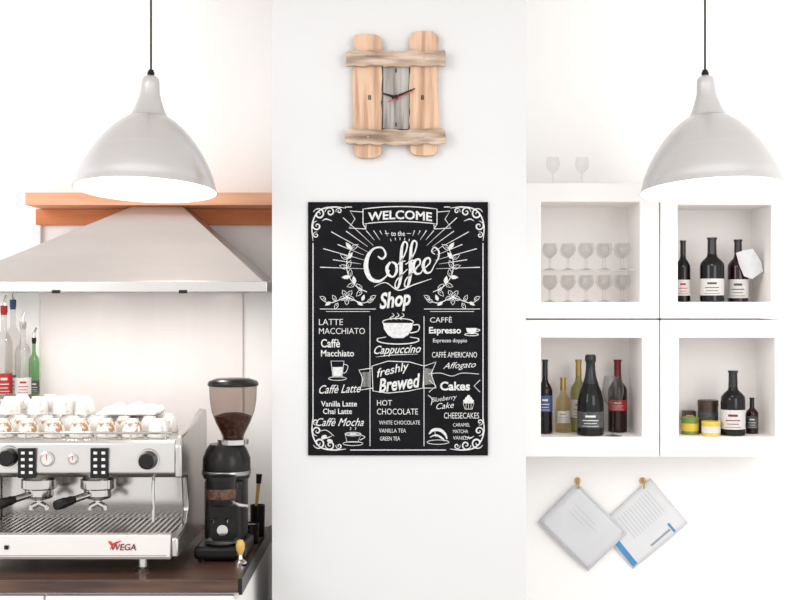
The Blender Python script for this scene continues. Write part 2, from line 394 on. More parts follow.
# ------------------------------------------------------------------ cups on the machine
def cup_proto(m,name='coffee_cup'):
    r=root(name,(0,0,-5),'white china coffee cup upside down on the machine','cup','china cups on the coffee machine')
    R=.031;H=.052; o=Vector((0,0,-5))
    P=[(R,0),(R*1.0,.002),(R*.96,H*.35),(R*.82,H*.7),(R*.62,H*.9),(R*.58,H*.92),(R*.58,H),(R*.48,H),(R*.46,H*.94),(0,H*.94)]
    MB().lathe(P+[(0,H*.88),(R*.55,H*.86),(R*.75,H*.68),(R*.88,H*.35),(R*.93,.002),(R,0)],c=o,n=28).obj('cup_body',m,r)
    pts=catmull([(R*.93,0,H*.25),(R*1.3,0,H*.2),(R*1.5,0,H*.42),(R*1.35,0,H*.66),(R*.84,0,H*.64)],5)
    MB().tube([Vector(p)+o for p in pts],.0035,8).obj('handle',m,r)
    return r
cA=cup_proto('china'); cB=cup_proto('chinab')
def place(rt,used,loc,rz,label=None):
    if rt not in used:
        used.append(rt); rt.location=loc; rt.rotation_euler=(0,0,rz)
        if label: rt['label']=label
        return rt
    return dup(rt,loc,rz,label)
used=[]
lw='plain white china coffee cup upside down on the machine'; lb='cream china cup with brown pattern upside down on machine'
for row,(yy_,nn,off) in enumerate(((-.172,7,0),(-.092,7,.035),(-.012,7,0),(.068,6,.03))):
    for i in range(nn):
        xx=x0+.065+off+i*.0745
        if xx>x1-.07: continue
        pb=random.random()<.55 if row<2 else False
        place(cB if pb else cA,used,(xx,yy_+random.uniform(-.002,.002),ztop+.0010),random.uniform(-1.35,-.95),lb if pb else lw)
for (px,yy_) in ((10,-.012),(38,-.012),(63,-.012),(85,-.012),(22,.068),(50,.068),(74,.068)):
    xx=X(px,yy_)
    place(cA,used,(xx,yy_,ztop+.0535),random.uniform(-1.35,-.95),'white china coffee cup stacked upside down on other cups')
mb=MB(); nx,ny=30,18; V=[];F=[]
cx,cy=X(133,.02),.0
for j in range(ny):
    for i in range(nx):
        u=i/(nx-1)-.5; v=j/(ny-1)-.5
        zz=ztop+.068+.014*mnoise.noise(Vector((u*7,v*6,3)))+.012*mnoise.noise(Vector((u*16,v*14,9)))
        e=max(abs(u)*.95,abs(v))*2; zz-=.02*max(0,e-.7)/.3
        V.append((cx+u*.17+.008*mnoise.noise(Vector((u*5,v*9,1))),cy+v*.16,max(zz,ztop+.055)))
for j in range(ny-1):
    for i in range(nx-1): a=j*nx+i; F.append((a,a+1,a+nx+1,a+nx))
mb.add(V,F); cl=mb.obj('folded_cloth','cloth',smooth=80,label='crumpled white cotton cloth draped over the cups',cat='cloth')
so=cl.modifiers.new('s','SOLIDIFY'); so.thickness=.006; so.offset=1

# ------------------------------------------------------------------ bottles
def bottle(name,x,y,z,H,R,gl,cap,lab=None,lz=(.18,.5),label='',group=None,kind='bordeaux',stripe=None,arc=110,caph=.22,cat='bottle'):
    r=root(name,(x,y,z),label,cat,group)
    c=(x,y,z)
    if kind=='bordeaux': P=[(R*.85,0),(R,.012*H),(R,.55*H),(R*.96,.60*H),(R*.75,.65*H),(R*.45,.70*H),(R*.36,.76*H),(R*.34,.97*H),(R*.40,.975*H),(R*.40,H)]
    elif kind=='champagne': P=[(R*.85,0),(R,.015*H),(R,.38*H),(R*.96,.45*H),(R*.82,.54*H),(R*.60,.63*H),(R*.42,.72*H),(R*.34,.82*H),(R*.33,.90*H),(R*.40,.93*H),(R*.40,.98*H),(R*.32,H)]
    elif kind=='spirit': P=[(R*.9,0),(R,.02*H),(R,.58*H),(R*.85,.66*H),(R*.4,.72*H),(R*.34,.78*H),(R*.34,.92*H),(R*.4,.93*H),(R*.4,H)]
    pts=[(0,0)]+P+[(0,H)]
    MB().lathe(pts,c=c,n=36).obj('bottle_body',gl,r,smooth=50)
    zc=H*(1-caph)
    rr=lambda zz: next((P[i][0]+(P[i+1][0]-P[i][0])*(zz-P[i][1])/max(1e-9,(P[i+1][1]-P[i][1])) for i in range(len(P)-1) if P[i][1]<=zz<=P[i+1][1]),P[-1][0])
    cp=[(rr(zc)+.0006,zc)]+[(p+.0006,q) for p,q in P if q>zc+.001]+[(P[-1][0]+.0006,H+.0008),(0,H+.0008)]
    MB().lathe([(0,zc)]+cp,c=c,n=28).obj('capsule',cap,r)
    def band(a,b,rad,ar,rot=0):
        V=[];F=[];n=18; face=math.atan2(-4-y,-x)+rot
        for i in range(n+1):
            t=face+math.radians(-ar+2*ar*i/n)
            V+= [(x+rad*math.cos(t),y+rad*math.sin(t),z+a),(x+rad*math.cos(t),y+rad*math.sin(t),z+b)]
        for i in range(n): F.append((2*i,2*i+2,2*i+3,2*i+1))
        return V,F
    if lab:
        mb=MB(); V,F=band(lz[0]*H,lz[1]*H,R+.0007,arc*.7); mb.add(V,F,0); ms=[lab]
        if stripe:
            h=(lz[1]-lz[0])*H; ms.append(stripe)
            for a,b,w in ((.66,.78,22),(.44,.49,34),(.26,.30,28),(.10,.13,38)):
                V,F=band(lz[0]*H+a*h,lz[0]*H+b*h,R+.0012,w); mb.add(V,F,1)
        mb.obj('bottle_label',ms,r,smooth=60)
    return r
yl=.36; zl=Z(397,yl)
MB().box(-1.55,X(39,yl),.28,WB-.001,zl-.012,zl).obj('wall_ledge','steelw',bevel=.002,label='narrow steel ledge on the wall behind the machine',cat='shelf')
for i,(px,y_,top,R,gl,cap,lab,stp,lab_t) in enumerate((
    (4,.32,306,.027,'clearb','labelr','labelr','labelw','clear spirit bottle with red label and pourer on ledge'),
    (23,.32,322,.026,'clearb','steel','labelw','labelr','clear spirit bottle with white label on the ledge'),
    (34,.40,338,.017,'greenb','black','labelk','labelw','slim green bottle with dark label and steel pourer'),
    (13,.40,300,.025,'clearb','labelb','labelw','labelb','tall clear bottle with blue cap behind other spirits'),
    (-12,.33,310,.025,'amberb','black','labelr','labelw','amber bottle with red label beside other spirits'))):
    b=bottle('spirit_bottle',X(px,y_),y_,zl+.0005,(Z(top,y_)-zl),R,gl,cap,lab,(.05,.27) ,lab_t,'spirit bottles on the ledge','spirit',stripe=stp,caph=.10)
    zz=Z(top,y_)
    MB().tube([(X(px,y_),y_,zz),(X(px,y_),y_,zz+.015),(X(px,y_)+.008,y_,zz+.035)],[.006,.004,.003],10).obj('pourer','steel',b)

# ------------------------------------------------------------------ grinder
gx,gy=-.517,-.03
gr=root('coffee_grinder',(gx,gy,ZC),'black coffee grinder with clear bean hopper beside the machine','coffee grinder')
MB().box(gx-.078,gx+.072,gy-.13,gy+.10,ZC+.006,ZC+.045).obj('base','black',gr,bevel=.012)
mb=MB().prism([(gx-.062,gy-.02),(gx-.05,gy-.055),(gx+.045,gy-.055),(gx+.056,gy-.02),(gx+.056,gy+.085),(gx-.062,gy+.085)],ZC+.0455,Z(478,gy),'z')
mb.obj('body','black',gr,bevel=.01)
mb=MB().lathe([(0,Z(478,gy)+.0005),(.068,Z(478,gy)+.0005),(.071,Z(474,gy)),(.071,Z(458,gy)),(.060,Z(449,gy)),(.05,Z(444,gy)),(0,Z(444,gy))],c=(gx,gy+.005,0),n=40)
mb.obj('motor_head','black',gr)
MB().lathe([(.0725,Z(474,gy)),(.0735,Z(473,gy)),(.0735,Z(471,gy)),(.0725,Z(470,gy))],c=(gx,gy+.005,0),n=40).obj('chrome_band','steeld',gr)
hx=gx+.020
MB().lathe([(0,Z(444,gy)+.0005),(.046,Z(444,gy)+.0005),(.046,Z(439,gy)),(.034,Z(437,gy)),(0,Z(437,gy))],c=(hx,gy,0),n=36).obj('adjustment_collar','steel',gr)
hp=[(.030,Z(438,gy)),(.034,Z(434,gy)),(.052,Z(422,gy)),(.064,Z(411,gy)),(.069,Z(400,gy)),(.0715,Z(383,gy))]
MB().lathe(hp,c=(hx,gy,0),n=44).obj('bean_hopper','smoke',gr)
mb=MB().lathe([(0,Z(437,gy)+.001),(.027,Z(437,gy)),(.031,Z(434,gy)),(.049,Z(422,gy)),(.055,Z(416,gy)),(.03,Z(413,gy)),(0,Z(412,gy))],c=(hx,gy,0),n=44)
bn=mb.obj('coffee_beans','beans',gr); bn['kind']='stuff'
MB().lathe([(0,Z(378.5,gy)),(.05,Z(378.5,gy)),(.071,Z(381,gy)),(.0755,Z(383,gy)),(.0755,Z(385.5,gy)),(.072,Z(386,gy)),(0,Z(385,gy))],c=(hx,gy,0),n=44).obj('lid','black',gr)
mb=MB().lathe([(0,Z(505,gy-.1)),(.038,Z(505,gy-.1)),(.042,Z(502,gy-.1)),(.042,Z(482,gy-.1)),(.044,Z(480,gy-.1)),(.044,Z(476,gy-.1)),(0,Z(474,gy-.1))],c=(gx-.002,gy-.1,0),n=36)
mb.obj('doser_chamber','black',gr)
MB().lathe([(.0425,Z(498,gy-.1)),(.043,Z(497,gy-.1)),(.043,Z(489,gy-.1)),(.0425,Z(488,gy-.1))],c=(gx-.002,gy-.1,0),n=36).obj('doser_window','beans',gr)
mb=MB().tube(catmull([(gx+.03,gy-.12,Z(500,gy-.1)),(gx+.055,gy-.135,Z(503,gy-.1)),(gx+.08,gy-.14,Z(504,gy-.1))],4),.006,10)
mb.obj('doser_lever','steel',gr)
mb=MB()
for sx in (-.022,.018): mb.tube([(gx+sx,gy-.05,Z(520,gy-.1)),(gx+sx,gy-.135,Z(520,gy-.1)),(gx+sx,gy-.14,Z(517,gy-.1))],.0045,10)
mb.obj('portafilter_fork','steel',gr)
MB().lathe([(0,.003),(.016,.003),(.017,0),(0,0)],c=(gx-.004,gy-.0555,Z(530,gy-.05)),n=28,M_=RX(90)).obj('emblem','steel',gr)
MB().lathe([(0,ZC+.0455),(.04,ZC+.0455),(.05,ZC+.052),(.052,ZC+.058),(.048,ZC+.058),(.044,ZC+.05),(0,ZC+.05)],c=(gx-.002,gy-.085,0),n=36).obj('catch_tray','steeld',gr)
for sx in (-.055,.05):
    for sy in (-.11,.08): MB().lathe([(0,ZC),(.009,ZC),(.009,ZC+.007),(0,ZC+.007)],c=(gx+sx,gy+sy,0),n=16).obj('foot','black',gr)

ux,uy=-.456,.27
ur=root('utensil_pot',(ux,uy,ZC),'black pot standing on worktop beside the grinder','pot')
MB().lathe([(0,ZC),(.020,ZC),(.022,ZC+.005),(.024,ZC+.10),(.022,ZC+.10),(.020,ZC+.006),(0,ZC+.006)],c=(ux,uy,0),n=28).obj('pot_body','black',ur)
br=root('cleaning_brush',(ux-.006,uy,ZC+.01),'pale wooden handled cleaning brush in the black pot','brush')
MB().tube([(ux-.008,uy,ZC+.012),(ux-.004,uy,ZC+.10),(ux+.004,uy-.01,ZC+.17)],[.004,.005,.006],10).obj('handle','handle_y',br)
MB().tube([(ux+.004,uy-.01,ZC+.1705),(ux+.006,uy-.01,ZC+.20)],[.008,.010],12).obj('bristles','black',br)
sp=root('tamper',(-.455,-.20,ZC),'coffee tamper with yellow handle and steel base on worktop','tamper')
MB().lathe([(0,ZC),(.019,ZC),(.019,ZC+.010),(.008,ZC+.018),(.005,ZC+.03),(0,ZC+.03)],c=(-.455,-.20,0),n=28).obj('tamper_base','steel',sp)
MB().lathe([(0,ZC+.0302),(.006,ZC+.0302),(.012,ZC+.045),(.013,ZC+.06),(.008,ZC+.072),(0,ZC+.074)],c=(-.455,-.20,0),n=24).obj('handle','handle_y',sp)
kb=root('knock_box',(-.466,.1,ZC),'small black knock box on worktop behind the tamper','knock box')
MB().lathe([(0,ZC),(.026,ZC),(.029,ZC+.06),(.031,ZC+.062),(.027,ZC+.062),(.024,ZC+.008),(0,ZC+.008)],c=(-.467,.15,0),n=32).obj('bin','black',kb)
MB().tube([(-.495,.15,ZC+.055),(-.439,.15,ZC+.055)],.005,10).obj('knock_bar','steeld',kb)

# ------------------------------------------------------------------ plank clock
ck=root('plank_clock',W(396,97,0),'rustic reclaimed wood plank wall clock with bare hands','clock')
def plank(pxs,y0,y1,name,m,lab=None,seed=0,rnd=6,amp=1.0):
    xa,xb,ya,yb=pxs; c=[]
    for (cx_,cy_,a0) in ((xb-rnd,ya+rnd,-90),(xb-rnd,yb-rnd,0),(xa+rnd,yb-rnd,90),(xa+rnd,ya+rnd,180)):
        for k in range(5):
            a=math.radians(a0+90*k/4); c.append((cx_+rnd*math.cos(a),cy_+rnd*math.sin(a)))
    out=[]
    for i in range(len(c)):
        a,b=Vector((*c[i],0)),Vector((*c[(i+1)%len(c)],0)); n=max(1,int((b-a).length/5))
        for k in range(n):
            p=a.lerp(b,k/n); q=mnoise.noise(Vector((p.x*.12,p.y*.12,seed)))*amp; q2=mnoise.noise(Vector((p.x*.12,p.y*.12,seed+9)))*amp
            w=W(p.x+q,p.y+q2,y0); out.append((w.x,w.z))
    return MB().prism(out,y0,y1,'y').obj(name,m,ck,smooth=30,bevel=.0018,label=lab)
plank((353,382,34,158),-.022,-.001,'plank','wood1',None,1,8,1.8)
plank((409.5,438.5,31,155),-.022,-.001,'plank','wood1',None,5,8,1.8)
plank((383,408.8,66,129),-.021,-.001,'plank','wood2','grey driftwood middle plank',8,1.5,.8)
plank((347,446,50.5,66),-.038,-.0225,'slat','wood3',None,12,2.2,3)
plank((346,446,129,144.5),-.038,-.0225,'slat','wood3',None,17,4,3)
def hand(a,b,w0,w1,y,name,m):
    a=Vector((*a,0));b=Vector((*b,0));d=(b-a).normalized();n=Vector((-d.y,d.x,0))
    q=[a+n*w0/2,b+n*w1/2,b-n*w1/2,a-n*w0/2]; q=[W(p.x,p.y,y) for p in q]
    MB().prism([(p.x,p.z) for p in q],y-.0012,y,'y').obj(name,m,ck,smooth=0)
hand((398,98),(383,93.5),3.2,1.4,-.026,'hour_hand','black')
hand((392,98.5),(415,88.5),2.6,1.2,-.0285,'minute_hand','black')
hand((388,102),(413,90.8),1.0,.7,-.031,'second_hand','red')
c=W(396,97,-.022); MB().lathe([(0,.012),(.005,.012),(.006,.010),(.006,-.001),(0,-.001)],c=c,n=18,M_=RX(90)).obj('spindle','black',ck)
for (px,py) in ((396,70.5),(396,124.5),(369.5,97.5),(422.5,97.5)):
    a=W(px,py,-.0225)
    if px==396: mb=MB().box(a.x-.0016,a.x+.0016,-.0235,-.0205,a.z-.006,a.z+.006)
    else: mb=MB().box(a.x-.0035,a.x-.0012,-.0242,-.0215,a.z-.007,a.z+.007).box(a.x+.0012,a.x+.0035,-.0242,-.0215,a.z-.007,a.z+.007)
    mb.obj('hour_marker','black',ck,smooth=0)
for (px,py) in ((368,58),(424,58),(368,137),(424,137)):
    a=W(px,py,-.038); MB().lathe([(0,.0015),(.003,.001),(.003,0)],c=(a.x,-.0381,a.z),n=12,M_=RX(90)).obj('nail','steeld',ck)

# ------------------------------------------------------------------ poster
YP=-.008
pr=root('menu_poster',W(398,455,0),'black chalkboard coffee menu poster with white hand lettering on wall','poster')
a=W(308,202,YP); b=W(488,455.5,YP)
MB().box(a.x,b.x,YP,-.0001,b.z,a.z).obj('board','poster',pr,smooth=0,bevel=.0008)
mb=MB(); y=YP-.0004
def L(pts,w=.9,closed=False,sm=0): mb.stroke(pts,w*.88,y,closed,sm)
def ell(cx,cy,rx,ry,w=.8,rot=0,a0=0,a1=360,n=20):
    pts=[]; c,s_=math.cos(math.radians(rot)),math.sin(math.radians(rot)); cl=(a1-a0)>=360
    for i in range(n if cl else n+1):
        t=math.radians(a0+(a1-a0)*i/n); u,v=rx*math.cos(t),ry*math.sin(t); pts.append((cx+u*c-v*s_,cy+u*s_+v*c))
    L(pts,w,cl)
def fell(cx,cy,rx,ry,rot=0,n=16):
    c,s_=math.cos(math.radians(rot)),math.sin(math.radians(rot))
    mb.poly([(cx+rx*math.cos(t)*c-ry*math.sin(t)*s_,cy+rx*math.cos(t)*s_+ry*math.sin(t)*c) for t in [2*math.pi*i/n for i in range(n)]],y)
def leaf(cx,cy,l,w_,rot,fill=False):
    c,s_=math.cos(math.radians(rot)),math.sin(math.radians(rot))
    P=[(0,0),(l*.3,-w_/2),(l*.65,-w_*.42),(l,0),(l*.65,w_*.42),(l*.3,w_/2)]
    P=[(cx+u*c-v*s_,cy+u*s_+v*c) for u,v in P]
    if fill: mb.poly(P,y)
    else:
        L(P,.7,True); L([P[0],((P[0][0]+P[3][0])/2,(P[0][1]+P[3][1])/2)],.5)
def tx(t,x0_,x1_,y0_,y1_,shear=0,off=0,rot=0,arc=0): mb.text(t,x0_,x1_,y0_,y1_,y,shear,off*.5,math.radians(rot),0,arc)
for q in (((345,207),(352,207)),((444,207),(450,207)),((313,243),(313,422)),((483,243),(483,422)),((350,450),(446,450))): L(q,1.1)
for sx,cx0 in ((1,312),(-1,484)):
    for sy,cy0 in ((1,207),(-1,450)):
        f=lambda u,v:(cx0+sx*u,cy0+sy*v)
        def sp2(u,v,r0,r1,tu,st,w=1.5):
            n=24; pts=[]
            for i in range(n+1):
                t=i/n; r_=r0+(r1-r0)*t; a_=math.radians(st)+tu*2*math.pi*t
                p=f(u+r_*math.cos(a_),v+r_*math.sin(a_)); pts.append((*p,.5+.8*math.sin(math.pi*min(1,t*1.1))))
            L(pts,w)
        sp2(7,7,6,.8,1.5,200); sp2(18,5,5,.6,1.4,180,1.3); sp2(5,19,5,.6,-1.4,-90,1.3); sp2(27,4,3.2,.5,1.3,160,1.0); sp2(4,28,3.2,.5,-1.3,-70,1.0)
        L([(*f(1,34),.4),(*f(0,20),1.2),(*f(3,9),1.2),(*f(10,2),1.2),(*f(22,0),1.2),(*f(34,1),.4)],1.3,sm=5)
        L([(*f(10,14),.4),(*f(14,12),1.3),(*f(20,14),.4)],1.2,sm=4)
def rib(x0_,x1_,y0_,y1_,arc,w=1.0):
    n=12; up=[];dn=[]
    for i in range(n+1):
        u=i/n; k_=arc*(1-(2*u-1)**2); up.append((x0_+(x1_-x0_)*u,y0_-k_)); dn.append((x0_+(x1_-x0_)*u,y1_-k_))
    L(up+dn[::-1],w,True)
rib(363,437,209,224,2.5,1.1)
for sg,xe in ((-1,363),(1,437)):
    L([(xe,212),(xe+sg*13,211),(xe+sg*8,219),(xe+sg*14,228),(xe-sg*3,229),(xe-sg*3,224.5)],1.0)
    L([(xe,224),(xe-sg*3,229)],1.0)
tx('WELCOME',368,432,212.5,221.5,off=.05,arc=2.2)
tx('to the',391,405,231,236,off=.02)
L([(385,233.5),(389,233.5)],.7); L([(407,233.5),(411,233.5)],.7)
for i in range(27):
    dg_=-178+i*6.77
    a_=math.radians(dg_)
    if abs(dg_+90)<13: continue
    r0=42+(4 if i%2 else 0); r1=(60+8*abs(math.cos(a_))) if i%2 else (70+10*abs(math.cos(a_)))
    cxs,cys=400,270
    x2,y2=cxs+r1*math.cos(a_),cys+r1*math.sin(a_)
    if y2<230 and 345<x2<455:
        t_=(cys-230.5)/(cys-y2); x2,y2=cxs+(x2-cxs)*t_,230.5
    xs_,ys_=cxs+r0*.86*math.cos(a_),cys+r0*.86*math.sin(a_)
    if ys_-y2<3 and abs(math.cos(a_))<.7: continue
    L([(xs_,ys_,.4),(x2,y2,1.3)],.8)
for a_ in (-106,-98,-90,-82,-74):
    a_=math.radians(a_); L([(400+32*math.cos(a_),272+32*math.sin(a_)),(400+34.5*math.cos(a_),272+34.5*math.sin(a_))],.8)
for sg in (-1,1):
    st_=[(400+sg*33,292),(400+sg*44,286),(400+sg*52,274),(400+sg*53,260),(400+sg*48,247)]
    L([(*p,1) for p in st_],.9,sm=6)
    for i,(lx,ly,rt) in enumerate(((38,290,20),(45,284,-10),(50,277,-25),(52.5,268,-45),(52.5,259,-60),(49,249,-80))):
        for e in (-1,1):
            base=rt+e*48-20
            ang=base if sg>0 else 180-base
            leaf(400+sg*lx,ly,8.5,4,ang,fill=(i+e)%3==0)
def rotp(pts,d=-6,c=(400,266)):
    cs,sn=math.cos(math.radians(d)),math.sin(math.radians(d))
    return [(c[0]+(p[0]-c[0])*cs-(p[1]-c[1])*sn,c[1]+(p[0]-c[0])*sn+(p[1]-c[1])*cs,p[2]) for p in pts]
Cc=[(379,254,.5),(383,257,.7),(387,253,.7),(384,246,.6),(376,246,.7),(369,253,1.3),(366,264,1.7),(369,275,1.5),(377,279,1.0),(385,275,.5),(389,269,.4)]
L(rotp(Cc),3.2,sm=6)
oo=[(391,261,.7),(387,266,1.3),(387.5,273,1.2),(392,276,.7),(396,271,1.1),(396,264,1.0),(392,261,.6)]
L(rotp(oo),2.8,sm=5)
for dx in (0,9.5):
    ff=[(396+dx,265,.4),(401+dx,262,.5),(407+dx,253,.6),(409.5+dx,245,.7),(406.5+dx,242.5,.8),(403.5+dx,249,1.2),(401.5+dx,262,1.5),(399.5+dx,277,1.4),(396+dx,287,.9),(393+dx,286,.6),(395+dx,280,.5),(402+dx,274,.5),(407+dx,270,.4)]
    L(rotp(ff),2.6,sm=6)
    L(rotp([(399+dx,262.5,.6),(406+dx,261.5,.8)]),1.5)
for dx in (0,10):
    ee=[(414+dx,271,.5),(420+dx,266,.6),(420+dx,261.5,.8),(416+dx,262,1.0),(413+dx,268,1.4),(415+dx,275,1.1),(420+dx,275,.6),(424+dx,269,.4)]
    L(rotp(ee),2.7,sm=5)
L(rotp([(434,269,.4),(439,262,.8),(440,255,.9),(436,251,.7),(433,255,.6),(436,258,.4)]),2.2,sm=5)
L(rotp([(372,284,.4),(384,281,.8),(396,290,.9),(412,286,1),(430,282,.4)]),1.3,sm=5)
for sg in (-1,1):
    bx=400+sg*53
    L([(400+sg*26,299,.5),(400+sg*38,303,1),(bx,298,1),(400+sg*70,303,1),(400+sg*79,299,.5)],1.0,sm=5)
    for k_ in range(5):
        a_=k_*72+20; leaf(bx+2*math.cos(math.radians(a_)),297+2*math.sin(math.radians(a_)),6,4,a_)
    fell(bx,297,1.6,1.6)
    for (lx,ly,rt) in ((33,302,200),(38,301,-110),(43,302,150),(64,301,-60),(69,302,30),(74,300,-30),(62,303,60),(30,299,-150)):
        leaf(400+sg*lx,ly,7,3.4,(rt if sg>0 else 180-rt),fill=lx in (38,69,43))
tx('Shop',379,411,291,312,shear=.35,off=.06,rot=-8)
for sg in (-1,1):
    L([(400+sg*24,309),(400+sg*80,309)],.8); L([(400+sg*30,311.5),(400+sg*74,311.5)],.6)
L([(370,316),(370,446)],.8); L([(424,316),(424,446)],.8)
tx('LATTE',319,343,319,325,off=-.01); tx('MACCHIATO',319,365,328,334,off=-.01)
tx('Caffè',321,340,339,347.5,off=.03); tx('Macchiato',321,354,350,356.5,off=.03)
L([(331,361),(333,377),(342,377),(344,361)],.8,True); mb.poly([(332.5,367),(333.4,376),(341.6,376),(342.7,367)],y); L([(344,364),(348,366),(346,372),(343,373)],.7,sm=3); ell(337.5,378.5,9,1.8,.7)
tx('Caffè Latte',319,361,384.5,393,shear=.45,off=.01,rot=-2)
tx('Vanilla Latte',321,357,401,406.5,off=.03); tx('Chai Latte',323,352,408.5,414,off=.03)
tx('Caffè Mocha',316,364,418,426,shear=.45,off=.01)
L([(345,434),(347,442),(358,442),(361,434)],.8,True); ell(353,434,8,1.8,.8); L([(361,435),(365,437),(360,440)],.8,sm=3); ell(353,443.5,10,2,.7); fell(353,434,4.5,1)
L([(350,430),(351,428),(350,427)],.6,sm=3); L([(355,430),(356,428),(355,427)],.6,sm=3)
fell(324,437,3,2,-30);fell(330,441,3,2,20);L([(318,432),(326,430),(334,436)],.7,sm=4)
mb.poly([(383,323),(384,329),(388,335),(393,338),(403,338),(408,335),(412,329),(413,323)],y)
L([(413,325),(419,325),(418,331),(410,333)],1.2,sm=3)
ell(398,322,15.5,3.6,1.0); ell(398,340,21,4,1.3,a0=-20,a1=200); L([(377,338.5),(386,337)],.8); L([(410,337),(419,338.5)],.8)
for dx in (-5,0,5): L([(397+dx,320,.4),(395+dx,318,1),(399+dx,315.5,1),(397+dx,313,.4)],.9,sm=4)
tx('Cappuccino',374,421,345,356,shear=.45,off=.02,rot=-2)
L([(376,357,.4),(392,355,1),(418,354,.4)],.8,sm=4)
L([(372,366),(388,361),(410,362),(424,366),(423,388),(408,391),(388,393),(373,391)],1.0,True)
L([(372,368),(359,370),(363,379),(360,390),(373,388)],1.0); L([(424,366),(436,362),(431,374),(436,388),(423,388)],1.0)
for i in range(7):
    L([(425.5+i*1.1,368+i*.2),(425.5+i*1.1,385-i*.2)],.35); L([(362+i*1.3,372),(362+i*1.3,387)],.35)
tx('freshly',376,410,365,376,shear=.4,off=.02,rot=-14); tx('Brewed',378,421,376,390,shear=.35,off=.05,rot=-8)
tx('HOT',377,392,400,405.5); tx('CHOCOLATE',377,418,408.5,414.5)
tx('WHITE CHOCOLATE',379,420,420.5,424.5); tx('VANILLA TEA',379,406,428.5,432.5); tx('GREEN TEA',380,400,436.5,440.5)
tx('CAFFÈ',430,452,316,322.5,off=0)
tx('Espresso',429,461,327,335.5,off=.055); tx('Espresso doppio',433,467,338.5,343.5,off=.01)
mb.poly([(466,328),(467,332),(470,334),(473,334),(476,332),(477,328)],y); L([(477,329),(480,330),(476,332)],.8,sm=3); ell(471.5,334.5,7,1.2,.8)
tx('CAFFÈ AMERICANO',432,477,350.5,357.5,off=.005)
tx('Affogato',443,476,362,370,shear=.5,off=.0,rot=-3)
L([(428,374),(440,373),(452,376),(462,373),(479,374)],.7,sm=5)
tx('Cakes',440,470,381.5,390.5,off=.06); L([(429,380),(436,386),(429,392)],.8); L([(480,380),(474,386),(480,392)],.8)
tx('Blueberry',431,457,396,402,shear=.4,off=-.01,rot=-8); tx('Cake',436,454,402.5,408.5,shear=.4,off=.0,rot=-6)
L([(463,403),(465,409),(472,409),(474,403)],.9,True)
for u in (466,468.5,471): L([(u,403.5),(u,408.5)],.5)
fell(468.5,401,5.5,2.4); fell(468.5,398.5,3.6,2); fell(468.5,396.3,1.6,1.5)
tx('CHEESECAKES',444,479,412.5,418.5); tx('CARAMEL',453,470,423,426.5); tx('MATCHA',453,468,429.5,433); tx('VANILLA',453,470,436,439.5)
L([(429,434,.6),(433,430,1.6),(440,430,1.8),(445,434,1.4),(447,439,.6)],2.0,sm=4); L([(430,437,.5),(436,435,1.3),(442,438,1.2),(445,441,.5)],1.6,sm=4); L([(434,428),(436,437)],.5)
ell(438,442,11,2.2,.7)
L([(428,395),(432,399),(431,405)],.8,sm=4)
mb.obj('chalk_lettering','chalk',pr,smooth=0)

# ------------------------------------------------------------------ right bay : shelf units
YU=.2
units=[(None,659.4,202,302,183,318.6,541,640,'top'),(660.4,785,205,302,183,318.6,678,771,'top'),
       (None,659.4,338,437,319.8,457,541,642,'low'),(660.4,785,338,437,319.8,457,679,775,'low')]
zfu=Z(302,YU); zfl=Z(437,YU)
for (ua,ub,oy0,oy1,uy0,uy1,ox0,ox1,kk) in units:
    xa=.3795 if ua is None else X(ua,YU); xb=X(ub,YU); za,zb_=Z(uy1,YU),Z(uy0,YU)
    oxa,oxb,oza,ozb=X(ox0,YU),X(ox1,YU),Z(oy1,YU),Z(oy0,YU)
    e=root('shelf_unit',((xa+xb)/2,.33,za),'white lacquered open wall cube shelf holding '+('glasses' if (kk=='top' and ua is None) else 'bottles' if (kk=='top' or ua is None) else 'tins and a bottle'),'shelf unit','white cube shelf units')
    mb=MB(); Yb=WB-.001; yi=.432
    V=[];F=[]
    rings=[[(xa,YU,za),(xb,YU,za),(xb,YU,zb_),(xa,YU,zb_)],
           [(oxa,YU,oza),(oxb,YU,oza),(oxb,YU,ozb),(oxa,YU,ozb)],
           [(oxa,yi,oza),(oxb,yi,oza),(oxb,yi,ozb),(oxa,yi,ozb)],
           [(xa,Yb,za),(xb,Yb,za),(xb,Yb,zb_),(xa,Yb,zb_)]]
    for q in rings: V+=q
    for i in range(4):
        j=(i+1)%4; F.append((i,j,4+j,4+i))
    o1=[(i,12+i,12+(i+1)%4,(i+1)%4) for i in range(4)]
    mb.add(V,F+o1+[(15,14,13,12)],0)
    inn=[(4+i,4+(i+1)%4,8+(i+1)%4,8+i) for i in range(4)]+[(8,9,10,11)]
    mb.add(V,inn,1)
    me=mb.obj('shelf_frame',['cab','cabin'],e,smooth=0)
    bm=bmesh.new(); bm.from_mesh(me.data); bmesh.ops.remove_doubles(bm,verts=bm.verts,dist=1e-5); bmesh.ops.recalc_face_normals(bm,faces=bm.faces); bm.to_mesh(me.data); bm.free()
    b_=me.modifiers.new('bev','BEVEL'); b_.width=.004; b_.segments=3; b_.limit_method='ANGLE'
    if kk=='top' and ua is None:
        zs=Z(270,.3); MB().box(oxa+.002,oxb-.002,.215,.43,zs-.004,zs).obj('glass_shelf','glass',e,smooth=0); ZS=zs; OX=(oxa,oxb)
def wineglass(H,R,nm,group,label,m='glass'):
    r=root(nm,(0,0,-5),label,'wine glass',group); o=Vector((0,0,-5))
    P=[(0,.0015),(R*.85,0),(R*.12,.005),(R*.07,.012),(R*.07,H*.42),(R*.3,H*.46),(R*.8,H*.58),(R,H*.72),(R*.94,H*.86),(R*.8,H)]
    MB().lathe(P,c=o,n=28).obj('glass_bowl',m,r,smooth=60); return r
wg=wineglass(.086,.023,'wine_glass','wine glasses on the cube shelf','small clear stemmed wine glass standing in cube shelf','glassg')
used=[]
